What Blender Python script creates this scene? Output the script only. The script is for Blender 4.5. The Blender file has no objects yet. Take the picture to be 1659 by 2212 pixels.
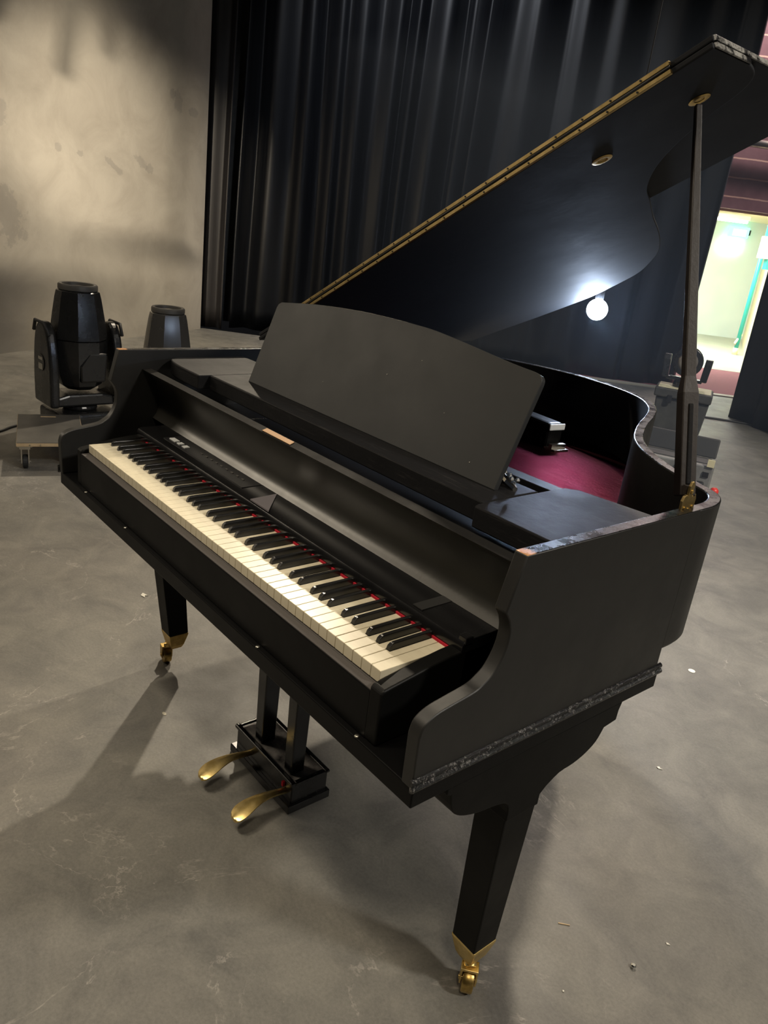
import bpy, bmesh, math, random
from mathutils import Vector, Matrix
random.seed(7)
S = bpy.context.scene
COL = S.collection
PI = math.pi

# ------------------------------------------------------------------ materials
def new_mat(name):
    m = bpy.data.materials.new(name); m.use_nodes = True
    nt = m.node_tree; b = nt.nodes['Principled BSDF']
    return m, nt, b
def simple(name, col, rough=.5, metal=0, spec=.5, emit=None, estr=0, coat=0):
    m, nt, b = new_mat(name)
    b.inputs['Base Color'].default_value = (*col, 1)
    b.inputs['Roughness'].default_value = rough
    b.inputs['Metallic'].default_value = metal
    b.inputs['Specular IOR Level'].default_value = spec
    b.inputs['Coat Weight'].default_value = coat
    if emit:
        b.inputs['Emission Color'].default_value = (*emit, 1); b.inputs['Emission Strength'].default_value = estr
    return m
def ramp(nt, src, stops):
    r = nt.nodes.new('ShaderNodeValToRGB'); nt.links.new(src, r.inputs[0])
    el = r.color_ramp.elements
    while len(el) < len(stops): el.new(.5)
    for e, (p, c) in zip(el, stops):
        e.position = p; e.color = c if len(c) == 4 else (*c, 1)
    return r
def noise(nt, scale, detail=4, rough=.5, vec=None, dist=0):
    n = nt.nodes.new('ShaderNodeTexNoise')
    n.inputs['Scale'].default_value = scale; n.inputs['Detail'].default_value = detail
    n.inputs['Roughness'].default_value = rough; n.inputs['Distortion'].default_value = dist
    if vec is None:
        tc = nt.nodes.new('ShaderNodeTexCoord'); vec = tc.outputs['Object']
    nt.links.new(vec, n.inputs['Vector'])
    return n.outputs['Fac']
def math_n(nt, op, a, b=None, clamp=False):
    n = nt.nodes.new('ShaderNodeMath'); n.operation = op; n.use_clamp = clamp
    for i, v in enumerate((a, b)):
        if v is None: continue
        if isinstance(v, (int, float)): n.inputs[i].default_value = v
        else: nt.links.new(v, n.inputs[i])
    return n.outputs[0]
def mapping(nt, scale=(1, 1, 1), rot=(0, 0, 0), loc=(0, 0, 0)):
    tc = nt.nodes.new('ShaderNodeTexCoord'); mp = nt.nodes.new('ShaderNodeMapping')
    mp.inputs['Scale'].default_value = scale; mp.inputs['Rotation'].default_value = rot; mp.inputs['Location'].default_value = loc
    nt.links.new(tc.outputs['Object'], mp.inputs['Vector'])
    return mp.outputs[0]
def bump(nt, b, h, strength=.2, dist=.01):
    n = nt.nodes.new('ShaderNodeBump'); n.inputs['Strength'].default_value = strength; n.inputs['Distance'].default_value = dist
    nt.links.new(h, n.inputs['Height']); nt.links.new(n.outputs[0], b.inputs['Normal'])
def mixc(nt, fac, a, b):
    n = nt.nodes.new('ShaderNodeMix'); n.data_type = 'RGBA'
    if isinstance(fac, (int, float)): n.inputs[0].default_value = fac
    else: nt.links.new(fac, n.inputs[0])
    for i, v in ((6, a), (7, b)):
        if isinstance(v, tuple): n.inputs[i].default_value = (*v, 1)
        else: nt.links.new(v, n.inputs[i])
    return n.outputs[2]

def lacquer(name, base=(.006, .006, .0065), r0=.28, r1=.45, bstr=.04, scratch=0.0, spec=.5):
    m, nt, b = new_mat(name)
    n = noise(nt, 9, 6, .6)
    r = ramp(nt, n, [(.3, (r0,) * 3), (.7, (r1,) * 3)])
    nt.links.new(r.outputs[0], b.inputs['Roughness'])
    n2 = noise(nt, 60, 5, .7)
    if scratch:
        v = mapping(nt, (4, 60, 60), (0, 0, .3))
        n3 = noise(nt, 2.5, 6, .75, v)
        s = ramp(nt, n3, [(.56, (0, 0, 0)), (.75, (1, 1, 1))])
        f = math_n(nt, 'MULTIPLY', s.outputs[0], scratch)
        c = mixc(nt, f, base, (.16, .15, .14))
        nt.links.new(c, b.inputs['Base Color'])
    else:
        b.inputs['Base Color'].default_value = (*base, 1)
    b.inputs['Specular IOR Level'].default_value = spec
    bump(nt, b, n2, bstr, .004)
    return m
M = {}
M['black'] = lacquer('black_lacquer', base=(.0035, .0035, .0036), r0=.36, r1=.46, spec=.1)
M['side'] = lacquer('black_side_lacquer', base=(.0125, .0122, .0115), r0=.42, r1=.55, bstr=.05)
M['leg'] = lacquer('shaded_black_lacquer', base=(.004, .004, .0038), r0=.45, r1=.55, bstr=.05, spec=.12)  # same paint as the sides, base darkened to carry the legs' shade
M['gloss'] = lacquer('black_gloss', r0=.16, r1=.3, bstr=.03)
M['board'] = lacquer('black_brushed_board', base=(.011, .011, .012), r0=.45, r1=.62, bstr=.12, scratch=.14, spec=.12)
M['desk'] = lacquer('black_satin_desk', base=(.026, .0275, .029), r0=.5, r1=.56, bstr=.04, spec=.35)
M['lip'] = lacquer('worn_black_lip', base=(.012, .0115, .011), r0=.6, r1=.75, bstr=.1, scratch=.12, spec=.08)
M['fall'] = lacquer('black_satin_fallboard', base=(.02, .019, .016), r0=.33, r1=.40, bstr=.05, spec=1.0)
M['lid'] = lacquer('black_satin_lid', base=(.011, .0125, .016), r0=.72, r1=.8, bstr=.03, spec=.4)

def worn_edge_mat():
    m, nt, b = new_mat('worn_black_rim_top')
    n = noise(nt, 14, 8, .7)
    sx = nt.nodes.new('ShaderNodeSeparateXYZ'); tc = nt.nodes.new('ShaderNodeTexCoord')
    nt.links.new(tc.outputs['Object'], sx.inputs[0])
    # bare wood at the front corners of the rim, where hands rub it
    fy = nt.nodes.new('ShaderNodeMapRange'); nt.links.new(sx.outputs['Y'], fy.inputs[0])
    fy.inputs[1].default_value = -.478; fy.inputs[2].default_value = -.40
    fy.inputs[3].default_value = .42; fy.inputs[4].default_value = -.2
    s = math_n(nt, 'ADD', n, fy.outputs[0])
    w = ramp(nt, s, [(.76, (0, 0, 0)), (.82, (1, 1, 1))])
    scr = ramp(nt, noise(nt, 45, 8, .8), [(.6, (.008, .008, .009)), (.78, (.05, .047, .043))])
    c = mixc(nt, w.outputs[0], scr.outputs[0], (.42, .2, .07))
    nt.links.new(c, b.inputs['Base Color'])
    r = ramp(nt, noise(nt, 30, 6, .7), [(.35, (.16,) * 3), (.7, (.42,) * 3)])
    nt.links.new(r.outputs[0], b.inputs['Roughness'])
    bump(nt, b, noise(nt, 110, 6, .7), .07, .003)
    return m
M['rimtop'] = worn_edge_mat()
def mould_mat():
    m, nt, b = new_mat('chipped_moulding')
    n = noise(nt, 120, 8, .8)
    c = ramp(nt, n, [(.54, (.008, .008, .009)), (.68, (.26, .25, .24))])
    nt.links.new(c.outputs[0], b.inputs['Base Color'])
    b.inputs['Roughness'].default_value = .16
    bump(nt, b, noise(nt, 150, 6, .75), .45, .005)
    return m
M['mould'] = mould_mat()
def chip_mat():
    m, nt, b = new_mat('chipped_lid_edge')
    c = ramp(nt, noise(nt, 28, 8, .75), [(.44, (.01, .01, .011)), (.56, (.42, .41, .38))])
    nt.links.new(c.outputs[0], b.inputs['Base Color']); b.inputs['Roughness'].default_value = .3
    bump(nt, b, noise(nt, 60, 6, .7), .3, .004)
    return m
M['chip'] = chip_mat()
def brass(name, c1, c2, rough=.28, sc=40):
    m, nt, b = new_mat(name)
    c = ramp(nt, noise(nt, sc, 6, .7), [(.35, c1), (.65, c2)])
    nt.links.new(c.outputs[0], b.inputs['Base Color'])
    b.inputs['Metallic'].default_value = 1; b.inputs['Roughness'].default_value = rough
    bump(nt, b, noise(nt, 90, 4), .08, .003)
    return m
M['brass'] = brass('brass', (.68, .49, .17), (.85, .66, .3), .36)
M['brass_dull'] = brass('brass_dull', (.36, .24, .07), (.62, .44, .16), .36)
M['brass_hinge'] = brass('brass_hinge', (.34, .25, .10), (.52, .39, .18), .5, 25)
def key_mat():
    m, nt, b = new_mat('ivory_plastic')
    v = mapping(nt, (6, 30, 6))
    c = ramp(nt, noise(nt, 3, 4, .6, v), [(.3, (.56, .50, .365)), (.7, (.62, .565, .42))])
    nt.links.new(c.outputs[0], b.inputs['Base Color'])
    b.inputs['Roughness'].default_value = .32
    return m
M['ivory'] = key_mat()
M['ebony'] = simple('black_key_plastic', (.012, .012, .012), .22)
M['felt'] = simple('red_felt', (.42, .02, .035), .95, spec=.1)
M['keyledge'] = simple('grey_brown_ledge', (.07, .063, .06), .6)
M['greybutton'] = simple('pale_grey_button', (.55, .57, .57), .45)
M['dark'] = simple('black_plastic', (.012, .012, .013), .4)
M['screw'] = simple('steel_screw', (.6, .58, .5), .3, 1)
M['label'] = simple('worn_brass_label', (.34, .19, .08), .6, .1)
M['glued'] = simple('grey_card', (.13, .12, .13), .8)
def soundboard_mat():
    m, nt, b = new_mat('reddish_soundboard')
    v = mapping(nt, (2, 30, 2), (0, 0, .9))
    c = ramp(nt, noise(nt, 3, 6, .6, v), [(.3, (.022, .009, .011)), (.7, (.05, .020, .025))])
    nt.links.new(c.outputs[0], b.inputs['Base Color'])
    b.inputs['Roughness'].default_value = .36
    b.inputs['Metallic'].default_value = 1; b.inputs['Specular Tint'].default_value = (.60, .455, .465, 1)
    bump(nt, b, noise(nt, 70, 6, .7), .3, .004)
    return m
M['sound'] = soundboard_mat()
M['prop'] = lacquer('worn_brown_black_prop', base=(.021, .0155, .013), r0=.4, r1=.55, bstr=.15, scratch=.06)
M['silver'] = simple('bright_steel', (.75, .74, .7), .2, 1)

def floor_mat():
    m, nt, b = new_mat('grey_stage_vinyl')
    v = mapping(nt)
    big = ramp(nt, noise(nt, .9, 5, .55, v, .3), [(.3, (.125, .122, .112)), (.5, (.155, .150, .136)), (.72, (.192, .181, .163))])
    med = ramp(nt, noise(nt, 5, 8, .68, v, .8), [(.35, (.74, .74, .75)), (.65, (1.16, 1.15, 1.12))])
    mu = nt.nodes.new('ShaderNodeMix'); mu.data_type = 'RGBA'; mu.blend_type = 'MULTIPLY'; mu.inputs[0].default_value = 1
    nt.links.new(big.outputs[0], mu.inputs[6]); nt.links.new(med.outputs[0], mu.inputs[7])
    # pale scuffs: thin bands where a warped noise crosses its mean
    n = noise(nt, 1.7, 7, .62, v, 1.2)
    d = math_n(nt, 'ABSOLUTE', math_n(nt, 'SUBTRACT', n, .5))
    line = ramp(nt, d, [(0, (1, 1, 1)), (.008, (0, 0, 0))])
    gate = ramp(nt, noise(nt, 1.1, 3, .5, v), [(.46, (0, 0, 0)), (.56, (1, 1, 1))])
    vs = mapping(nt, (3, 40, 1), (0, 0, .9))
    st = ramp(nt, noise(nt, 1.6, 6, .7, vs, .3), [(.66, (0, 0, 0)), (.78, (1, 1, 1))])
    f = math_n(nt, 'MULTIPLY', line.outputs[0], gate.outputs[0])
    f = math_n(nt, 'MULTIPLY', f, ramp(nt, noise(nt, 22, 4, .6, v), [(.42, (.0,) * 3), (.62, (.55,) * 3)]).outputs[0])
    f2 = math_n(nt, 'MULTIPLY', st.outputs[0], .22)
    sp = ramp(nt, noise(nt, 60, 3, .6, v), [(.76, (0, 0, 0)), (.8, (1, 1, 1))])
    f3 = math_n(nt, 'MULTIPLY', sp.outputs[0], .4)
    ff = math_n(nt, 'ADD', math_n(nt, 'ADD', f, f2), f3, True)
    gr = ramp(nt, noise(nt, 130, 4, .75, v), [(.3, (.84, .84, .84)), (.7, (1.16, 1.16, 1.16))])
    m2 = nt.nodes.new('ShaderNodeMix'); m2.data_type = 'RGBA'; m2.blend_type = 'MULTIPLY'; m2.inputs[0].default_value = 1
    nt.links.new(mu.outputs[2], m2.inputs[6]); nt.links.new(gr.outputs[0], m2.inputs[7])
    c = mixc(nt, ff, m2.outputs[2], (.42, .39, .35))
    nt.links.new(c, b.inputs['Base Color'])
    r = ramp(nt, noise(nt, 3.5, 6, .6, v), [(.3, (.4,) * 3), (.7, (.6,) * 3)])
    nt.links.new(r.outputs[0], b.inputs['Roughness'])
    bump(nt, b, noise(nt, 35, 8, .7, v), .22, .006)
    return m
M['floor'] = floor_mat()
def wall_mat():
    m, nt, b = new_mat('painted_plaster')
    v = mapping(nt)
    c = ramp(nt, noise(nt, 2.2, 7, .65, v, .6), [(.3, (.46, .42, .36)), (.55, (.56, .52, .45)), (.75, (.62, .58, .5))])
    col = c.outputs[0]
    # grey retouched patches of paint (object coordinates: x along the wall, z up)
    wn = noise(nt, 11, 6, .7, v)
    for (px, pz, rx, rz, sh) in BLOBS:
        mp = nt.nodes.new('ShaderNodeMapping'); mp.vector_type = 'TEXTURE'
        tc = nt.nodes.new('ShaderNodeTexCoord'); nt.links.new(tc.outputs['Object'], mp.inputs['Vector'])
        mp.inputs['Location'].default_value = (px, 0, pz); mp.inputs['Rotation'].default_value = (0, sh, 0)
        mp.inputs['Scale'].default_value = (rx, 1, rz)
        ln = nt.nodes.new('ShaderNodeVectorMath'); ln.operation = 'LENGTH'; nt.links.new(mp.outputs[0], ln.inputs[0])
        s = math_n(nt, 'ADD', ln.outputs['Value'], math_n(nt, 'MULTIPLY', math_n(nt, 'SUBTRACT', wn, .5), 2.6))
        k = ramp(nt, s, [(.75, (1, 1, 1)), (1.1, (0, 0, 0))])
        f = math_n(nt, 'MULTIPLY', k.outputs[0], .42)
        col = mixc(nt, f, col, (.3, .28, .26))
    nt.links.new(col, b.inputs['Base Color'])
    b.inputs['Roughness'].default_value = .75
    bump(nt, b, noise(nt, 12, 8, .7, v), .15, .01)
    return m
BLOBS = [(1.46, 1.60, .13, .035, -.5), (1.08, 1.68, .10, .05, -.4), (.95, 1.63, .05, .05, 0), (.52, 2.30, .06, .10, .1), (.25, 2.24, .09, .04, 0),
         (.62, 2.34, .05, .05, 0), (1.9, 1.66, .04, .03, 0), (2.15, 1.68, .04, .03, 0), (2.7, 1.1, .16, .25, .3), (2.75, 1.85, .08, .12, 0)]
M['wall'] = wall_mat()
def velour(name, base, sheen=.25, rough=.62):
    m, nt, b = new_mat(name)
    v = mapping(nt, (14, 14, .5))
    c = ramp(nt, noise(nt, 3, 5, .6, v), [(.3, tuple(x * .7 for x in base)), (.7, tuple(x * 1.3 for x in base))])
    nt.links.new(c.outputs[0], b.inputs['Base Color'])
    b.inputs['Roughness'].default_value = rough
    b.inputs['Sheen Weight'].default_value = sheen
    b.inputs['Sheen Roughness'].default_value = .35
    b.inputs['Sheen Tint'].default_value = (.8, .85, 1, 1)
    return m
M['velour'] = velour('black_velour', (.0038, .0043, .0056), .02, .36)
M['velour2'] = velour('dark_brown_velour', (.016, .014, .0135), .05, .5)
def purple_mat():
    m, nt, b = new_mat('purple_boards')
    v = mapping(nt, (1, 1, 1))
    c = ramp(nt, noise(nt, 4, 6, .6, v), [(.3, (.17, .085, .10)), (.7, (.24, .13, .145))])
    # pale joint lines between the boards
    sx = nt.nodes.new('ShaderNodeSeparateXYZ'); nt.links.new(v, sx.inputs[0])
    z = math_n(nt, 'ADD', sx.outputs['Z'], math_n(nt, 'MULTIPLY', noise(nt, 6, 4, .6, v), .02))
    fr = math_n(nt, 'FRACT', math_n(nt, 'DIVIDE', math_n(nt, 'SUBTRACT', z, .165), .237))
    k = ramp(nt, fr, [(.0, (1, 1, 1)), (.06, (1, 1, 1)), (.09, (0, 0, 0))])
    cc = mixc(nt, k.outputs[0], c.outputs[0], (.62, .42, .34))
    nt.links.new(cc, b.inputs['Base Color']); b.inputs['Roughness'].default_value = .6
    return m
M['purple'] = purple_mat()
M['carpet'] = None
def carpet_mat():
    m, nt, b = new_mat('maroon_carpet')
    v = mapping(nt, (3, 25, 1), (0, 0, .4))
    c = ramp(nt, noise(nt, 4, 6, .7, v), [(.3, (.16, .04, .055)), (.7, (.27, .085, .10))])
    nt.links.new(c.outputs[0], b.inputs['Base Color']); b.inputs['Roughness'].default_value = .9
    return m
M['carpet'] = carpet_mat()
def noisy(name, c1, c2, sc=4, rough=.7, metal=0):
    m, nt, b = new_mat(name)
    c = ramp(nt, noise(nt, sc, 6, .6), [(.3, c1), (.7, c2)])
    nt.links.new(c.outputs[0], b.inputs['Base Color']); b.inputs['Roughness'].default_value = rough; b.inputs['Metallic'].default_value = metal
    return m
M['corr_floor'] = noisy('corridor_floor', (.34, .35, .28), (.42, .42, .34), 3, .35)
M['corr_wall'] = noisy('pale_mint_wall', (.66, .75, .73), (.74, .8, .78), 2, .5)
M['cream'] = noisy('cream_wall', (.72, .62, .40), (.78, .68, .46), 5, .7)
M['teal'] = simple('teal_paint', (.02, .32, .30), .4)
M['threshold'] = noisy('grey_timber_threshold', (.36, .34, .27), (.46, .43, .34), 8, .6)
M['tube'] = simple('fluorescent_tube', (1, 1, 1), .5, emit=(.95, 1, .93), estr=30)
M['exit'] = simple('green_sign_light', (.1, .8, .6), .5, emit=(.25, 1, .75), estr=2.5)
M['exitw'] = simple('white_sign_light', (1, 1, 1), .5, emit=(.8, 1, .95), estr=6)
M['bulb'] = simple('white_lamp_glass', (1, 1, 1), .3, emit=(.62, .76, 1), estr=430)
M['case'] = noisy('black_grey_case', (.035, .035, .034), (.06, .06, .055), 12, .55)
M['case_top'] = noisy('pale_case_top', (.5, .48, .33), (.66, .63, .45), 14, .7)
M['ply'] = noisy('plywood_edge', (.5, .36, .2), (.62, .46, .27), 30, .6)
M['dollytop'] = noisy('dark_dolly_top', (.05, .047, .042), (.085, .08, .07), 9, .5)
M['rubber'] = simple('black_rubber', (.015, .015, .015), .6)
M['chrome'] = simple('zinc_plate', (.62, .6, .55), .28, 1)
M['fixture'] = lacquer('fixture_black_plastic', base=(.014, .014, .014), r0=.2, r1=.34, bstr=.02)
M['fixture2'] = lacquer('fixture_grey_plastic', base=(.055, .053, .05), r0=.16, r1=.3, bstr=.02)
M['ring'] = simple('grey_lens_ring', (.07, .066, .06), .5)
M['lens'] = simple('lens_glass', (.35, .32, .28), .12, .6)
M['crate'] = noisy('grey_ribbed_plastic', (.14, .14, .135), (.22, .22, .205), 10, .45)
M['red'] = simple('red_plastic', (.6, .03, .02), .4)
M['tag'] = simple('cream_tag', (.6, .55, .35), .6)
M['cloth'] = velour('black_cloth', (.02, .019, .018), .3, .7)
M['paper'] = simple('white_scrap', (.7, .68, .6), .7)
M['nut'] = simple('shiny_nut', (.8, .8, .75), .15, 1)
M['cable'] = simple('black_cable', (.012, .012, .012), .5)

# ------------------------------------------------------------------ mesh helpers
def wpos(o):
    v = Vector((0, 0, 0))
    return o.matrix_world if o else Matrix()
def obj(name, bm, mat, parent=None, smooth=False, bev=0, mats=None, world=True, seg=2):
    """link a bmesh as ONE object; vertices given in world space unless world=False"""
    if parent is not None and world:
        bm.transform(world_of(parent).inverted())
    me = bpy.data.meshes.new(name)
    bmesh.ops.recalc_face_normals(bm, faces=bm.faces)
    bm.to_mesh(me); bm.free()
    for mm in (mats or [mat]): me.materials.append(mm)
    if smooth:
        for p in me.polygons: p.use_smooth = True
    o = bpy.data.objects.new(name, me); COL.objects.link(o)
    if parent is not None: o.parent = parent
    if bev:
        md = o.modifiers.new('bevel', 'BEVEL'); md.width = bev; md.segments = seg; md.limit_method = 'ANGLE'; md.angle_limit = math.radians(40)
        md.harden_normals = False
    return o
def world_of(o):
    m = o.matrix_basis.copy()
    while o.parent is not None:
        o = o.parent; m = o.matrix_basis @ m
    return m
def thing(name, label, cat, loc=(0, 0, 0), rz=0, group=None):
    o = bpy.data.objects.new(name, None); COL.objects.link(o)
    o.location = loc; o.rotation_euler = (0, 0, rz); o.empty_display_size = .1
    o.matrix_basis = Matrix.Translation(loc) @ Matrix.Rotation(rz, 4, 'Z')
    o['label'] = label; o['category'] = cat
    if group: o['group'] = group
    return o
def tag(o, label, cat, group=None):
    o['label'] = label; o['category'] = cat
    if group: o['group'] = group
    return o
def recentre(o):
    """put a mesh thing's origin at its base centre"""
    me = o.data
    xs = [v.co for v in me.vertices]
    c = Vector(((min(v.x for v in xs) + max(v.x for v in xs)) / 2, (min(v.y for v in xs) + max(v.y for v in xs)) / 2, min(v.z for v in xs)))
    me.transform(Matrix.Translation(-c)); o.location = o.location + c
    return o
def struct(name, bm, m, **k):
    o = obj(name, bm, m, **k); o['kind'] = 'structure'; return o
def add_box(bm, x0, x1, y0, y1, z0, z1, mi=0):
    vs = [bm.verts.new((x, y, z)) for z in (z0, z1) for y in (y0, y1) for x in (x0, x1)]
    for f in ((0, 1, 3, 2), (4, 6, 7, 5), (0, 4, 5, 1), (2, 3, 7, 6), (0, 2, 6, 4), (1, 5, 7, 3)):
        fc = bm.faces.new([vs[i] for i in f]); fc.material_index = mi
    return vs
def box(*a): bm = bmesh.new(); add_box(bm, *a); return bm
def prism(pts, f, a, b, bm=None, mi=0):
    """extrude a 2D polygon; f(p, t) -> 3D, t from a to b"""
    bm = bm or bmesh.new()
    A = [bm.verts.new(f(p, a)) for p in pts]; B = [bm.verts.new(f(p, b)) for p in pts]
    n = len(pts)
    bm.faces.new(A).material_index = mi; bm.faces.new(B[::-1]).material_index = mi
    for i in range(n):
        bm.faces.new([A[i], B[i], B[(i + 1) % n], A[(i + 1) % n]]).material_index = mi
    return bm
def yz(p, t): return (t, p[0], p[1])
def xy(p, t): return (p[0], p[1], t)
def xz(p, t): return (p[0], t, p[1])
def add_tube(bm, path, r, n=10, mi=0, cap=True):
    rings = []
    P_ = [Vector(p) for p in path]
    up = Vector((0, 0, 1))
    for i, p in enumerate(P_):
        d = (P_[min(i + 1, len(P_) - 1)] - P_[max(i - 1, 0)]).normalized()
        s = d.cross(up)
        if s.length < 1e-3: s = d.cross(Vector((1, 0, 0)))
        s.normalize(); t = s.cross(d).normalized()
        rr = r[i] if isinstance(r, (list, tuple)) else r
        rings.append([bm.verts.new(p + s * rr * math.cos(2 * PI * k / n) + t * rr * math.sin(2 * PI * k / n)) for k in range(n)])
    for a, b in zip(rings, rings[1:]):
        for k in range(n):
            bm.faces.new([a[k], a[(k + 1) % n], b[(k + 1) % n], b[k]]).material_index = mi
    if cap:
        bm.faces.new(rings[0][::-1]).material_index = mi; bm.faces.new(rings[-1]).material_index = mi
    return bm
def add_lathe(bm, prof, n=24, c=(0, 0, 0), sec=None, mi=0, cap=True):
    """prof: list of (r, z) or (rx, ry, z); sec(a)->radius factor"""
    rings = []
    for p in prof:
        rx, ry, z = (p[0], p[0], p[1]) if len(p) == 2 else p
        ring = []
        for k in range(n):
            a = 2 * PI * k / n; q = sec(a) if sec else 1
            ring.append(bm.verts.new((c[0] + rx * q * math.cos(a), c[1] + ry * q * math.sin(a), c[2] + z)))
        rings.append(ring)
    for a, b in zip(rings, rings[1:]):
        for k in range(n):
            bm.faces.new([a[k], a[(k + 1) % n], b[(k + 1) % n], b[k]]).material_index = mi
    if cap:
        bm.faces.new(rings[0][::-1]).material_index = mi; bm.faces.new(rings[-1]).material_index = mi
    return bm
def catmull(pts, per=8):
    out = []
    n = len(pts)
    for i in range(n - 1):
        p0 = pts[max(i - 1, 0)]; p1 = pts[i]; p2 = pts[i + 1]; p3 = pts[min(i + 2, n - 1)]
        for k in range(per):
            t = k / per
            out.append(tuple(.5 * ((2 * p1[j]) + (-p0[j] + p2[j]) * t + (2 * p0[j] - 5 * p1[j] + 4 * p2[j] - p3[j]) * t * t + (-p0[j] + 3 * p1[j] - 3 * p2[j] + p3[j]) * t ** 3) for j in range(len(p1))))
    out.append(tuple(pts[-1]))
    return out
def shade_auto(o, ang=35):
    for p in o.data.polygons: p.use_smooth = True
    try:
        o.data.set_sharp_from_angle(angle=math.radians(ang))
    except Exception: pass
    return o
def offset(path, d):
    out = []
    for i in range(len(path)):
        a = Vector(path[max(i - 1, 0)]); b = Vector(path[min(i + 1, len(path) - 1)])
        t = (b - a); t.normalize(); nrm = Vector((t.y, -t.x))
        out.append((path[i][0] + nrm.x * d, path[i][1] + nrm.y * d))
    return out

# ================================================================== THE PIANO
XL, XR = -.133, 1.355           # outer sides of the case
IL, IR = -.109, 1.331           # inner sides
KZ = .7922                      # top of the white keys
RT = 1.0185                     # top of the rim
KW = .0235
piano = thing('grand_piano', 'black baby grand piano with raised lid, brass hinge and castered legs on grey stage floor', 'piano', (.611, .6, 0))

# rim: plan of its inner face, from the treble side round the curved tail to the bass side
inner = [(1.331, .118), (1.331, .35), (1.331, .58), (1.328, .66), (1.303, .713), (1.25, .742), (1.197, .77), (1.142, .803), (1.06, .865), (.986, .945), (.927, 1.04), (.878, 1.135), (.833, 1.233), (.77, 1.345),
         (.683, 1.44), (.573, 1.497), (.45, 1.522), (.339, 1.526), (.22, 1.503), (.1, 1.46), (-.02, 1.42), (-.109, 1.40)]
inn = catmull(inner, 8)
out = offset(inn, .024)
def rim_shell(y_min, zb, zt, name, mat, matt=None):
    bm = bmesh.new()
    I = [p for p in inn if p[1] >= y_min or p[0] < 1.2]; O = [q for p, q in zip(inn, out) if p[1] >= y_min or p[0] < 1.2]
    iv0 = [bm.verts.new((*p, zb)) for p in I]; iv1 = [bm.verts.new((*p, zt)) for p in I]
    ov0 = [bm.verts.new((*p, zb)) for p in O]; ov1 = [bm.verts.new((*p, zt)) for p in O]
    for k in range(len(I) - 1):
        bm.faces.new([iv0[k], iv0[k + 1], iv1[k + 1], iv1[k]])
        bm.faces.new([ov0[k], ov1[k], ov1[k + 1], ov0[k + 1]])
        f = bm.faces.new([iv1[k], iv1[k + 1], ov1[k + 1], ov1[k]]); f.material_index = 1
        bm.faces.new([iv0[k], ov0[k], ov0[k + 1], iv0[k + 1]])
    bm.faces.new([iv0[0], iv1[0], ov1[0], ov0[0]]); bm.faces.new([iv0[-1], ov0[-1], ov1[-1], iv1[-1]])
    return obj(name, bm, None, piano, mats=[mat, matt or mat], bev=.0025)
shade_auto(rim_shell(.59, .735, RT, 'curved_rim', M['side'], M['rimtop']), 50)

# side panels with the scrolled arms
arm = [(-.034, .68), (-.036, .768)] + catmull([(-.036, .768), (-.029, .788), (-.008, .800), (.023, .806), (.066, .813), (.085, .822), (.103, .837), (.117, .866), (.1195, .896), (.113, .917)], 4)[1:] + [(.102, .932), (.124, RT)]
def arm_panel(x0, x1, yb):
    bm = bmesh.new()
    pts = arm + [(yb, RT), (yb, .68)]
    prism(pts, yz, x0, x1, bm)
    for f in bm.faces:
        if f.calc_center_median().z > RT - .002 and abs(f.normal.z) >= 0: f.material_index = 1
    o = obj('side_panel', bm, None, piano, mats=[M['side'], M['rimtop']], bev=.0022)
    return shade_auto(o, 25)
arm_panel(IR, XR, .60)
arm_panel(XL, IL, 1.424)
# key bed slab and the chipped moulding above it
obj('key_bed', box(XL, XR, -.031, .61, .645, .6795), M['black'], piano, bev=.002)
mp = [(0, .6765), (.0055, .6775), (.0085, .6805), (.009, .684), (.0065, .687), (.0045, .6885), (.006, .691), (.0065, .694), (.0045, .6975), (0, .699)]
for (x, s) in ((XR, 1), (XL, -1)):
    bm = prism([(x + s * (p[0] - .002), p[1]) for p in mp], xz, -.038, .612)
    shade_auto(obj('moulding', bm, M['mould'], piano, bev=.0008), 40)
obj('bottom_board', box(-.10, 1.32, .30, .62, .68, .74), M['dark'], piano)
# underside of the rear case
bm = bmesh.new()
pl = [p for p in out if p[1] > .6 or p[0] < 1.2]
low = [(XR - .003, .6)] + [(p[0], p[1]) for p in offset([p for p in inn if p[1] > .6 or p[0] < 1.2], .018)] + [(XL + .005, .6)]
prism(low, xy, .728, .742, bm)
obj('case_underside', bm, M['dark'], piano)

# keyslip, cheeks, ledge
obj('key_slip', box(-.004, 1.226, -.020, -.002, .68, .7665), M['black'], piano, bev=.0015)
obj('slip_top', box(-.003, 1.2245, -.0185, -.002, .766, .768), M['keyledge'], piano)
obj('key_ledge', box(-.001, 1.223, -.0025, .02, .70, .7685), M['keyledge'], piano)
cheek = [(-.020, .68), (-.020, .773), (-.016, .7785), (.0, .7815), (.04, .788), (.08, .795), (.12, .8), (.16, .8025), (.23, .804), (.23, .68)]
for x0, x1 in ((1.2235, 1.252), (-.030, -.0015)):
    obj('cheek_block', prism(cheek, yz, x0, x1), M['leg'], piano, bev=.004, seg=3)
for x in (.309, .917, 1.216, .05):
    bm = bmesh.new(); add_lathe(bm, [(.0045, .679), (.0045, .6805), (.003, .6815)], 12, (x, -.0262 if x != .05 else -.026, 0)); obj('rail_screw', bm, M['screw'], piano, smooth=True)

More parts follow.
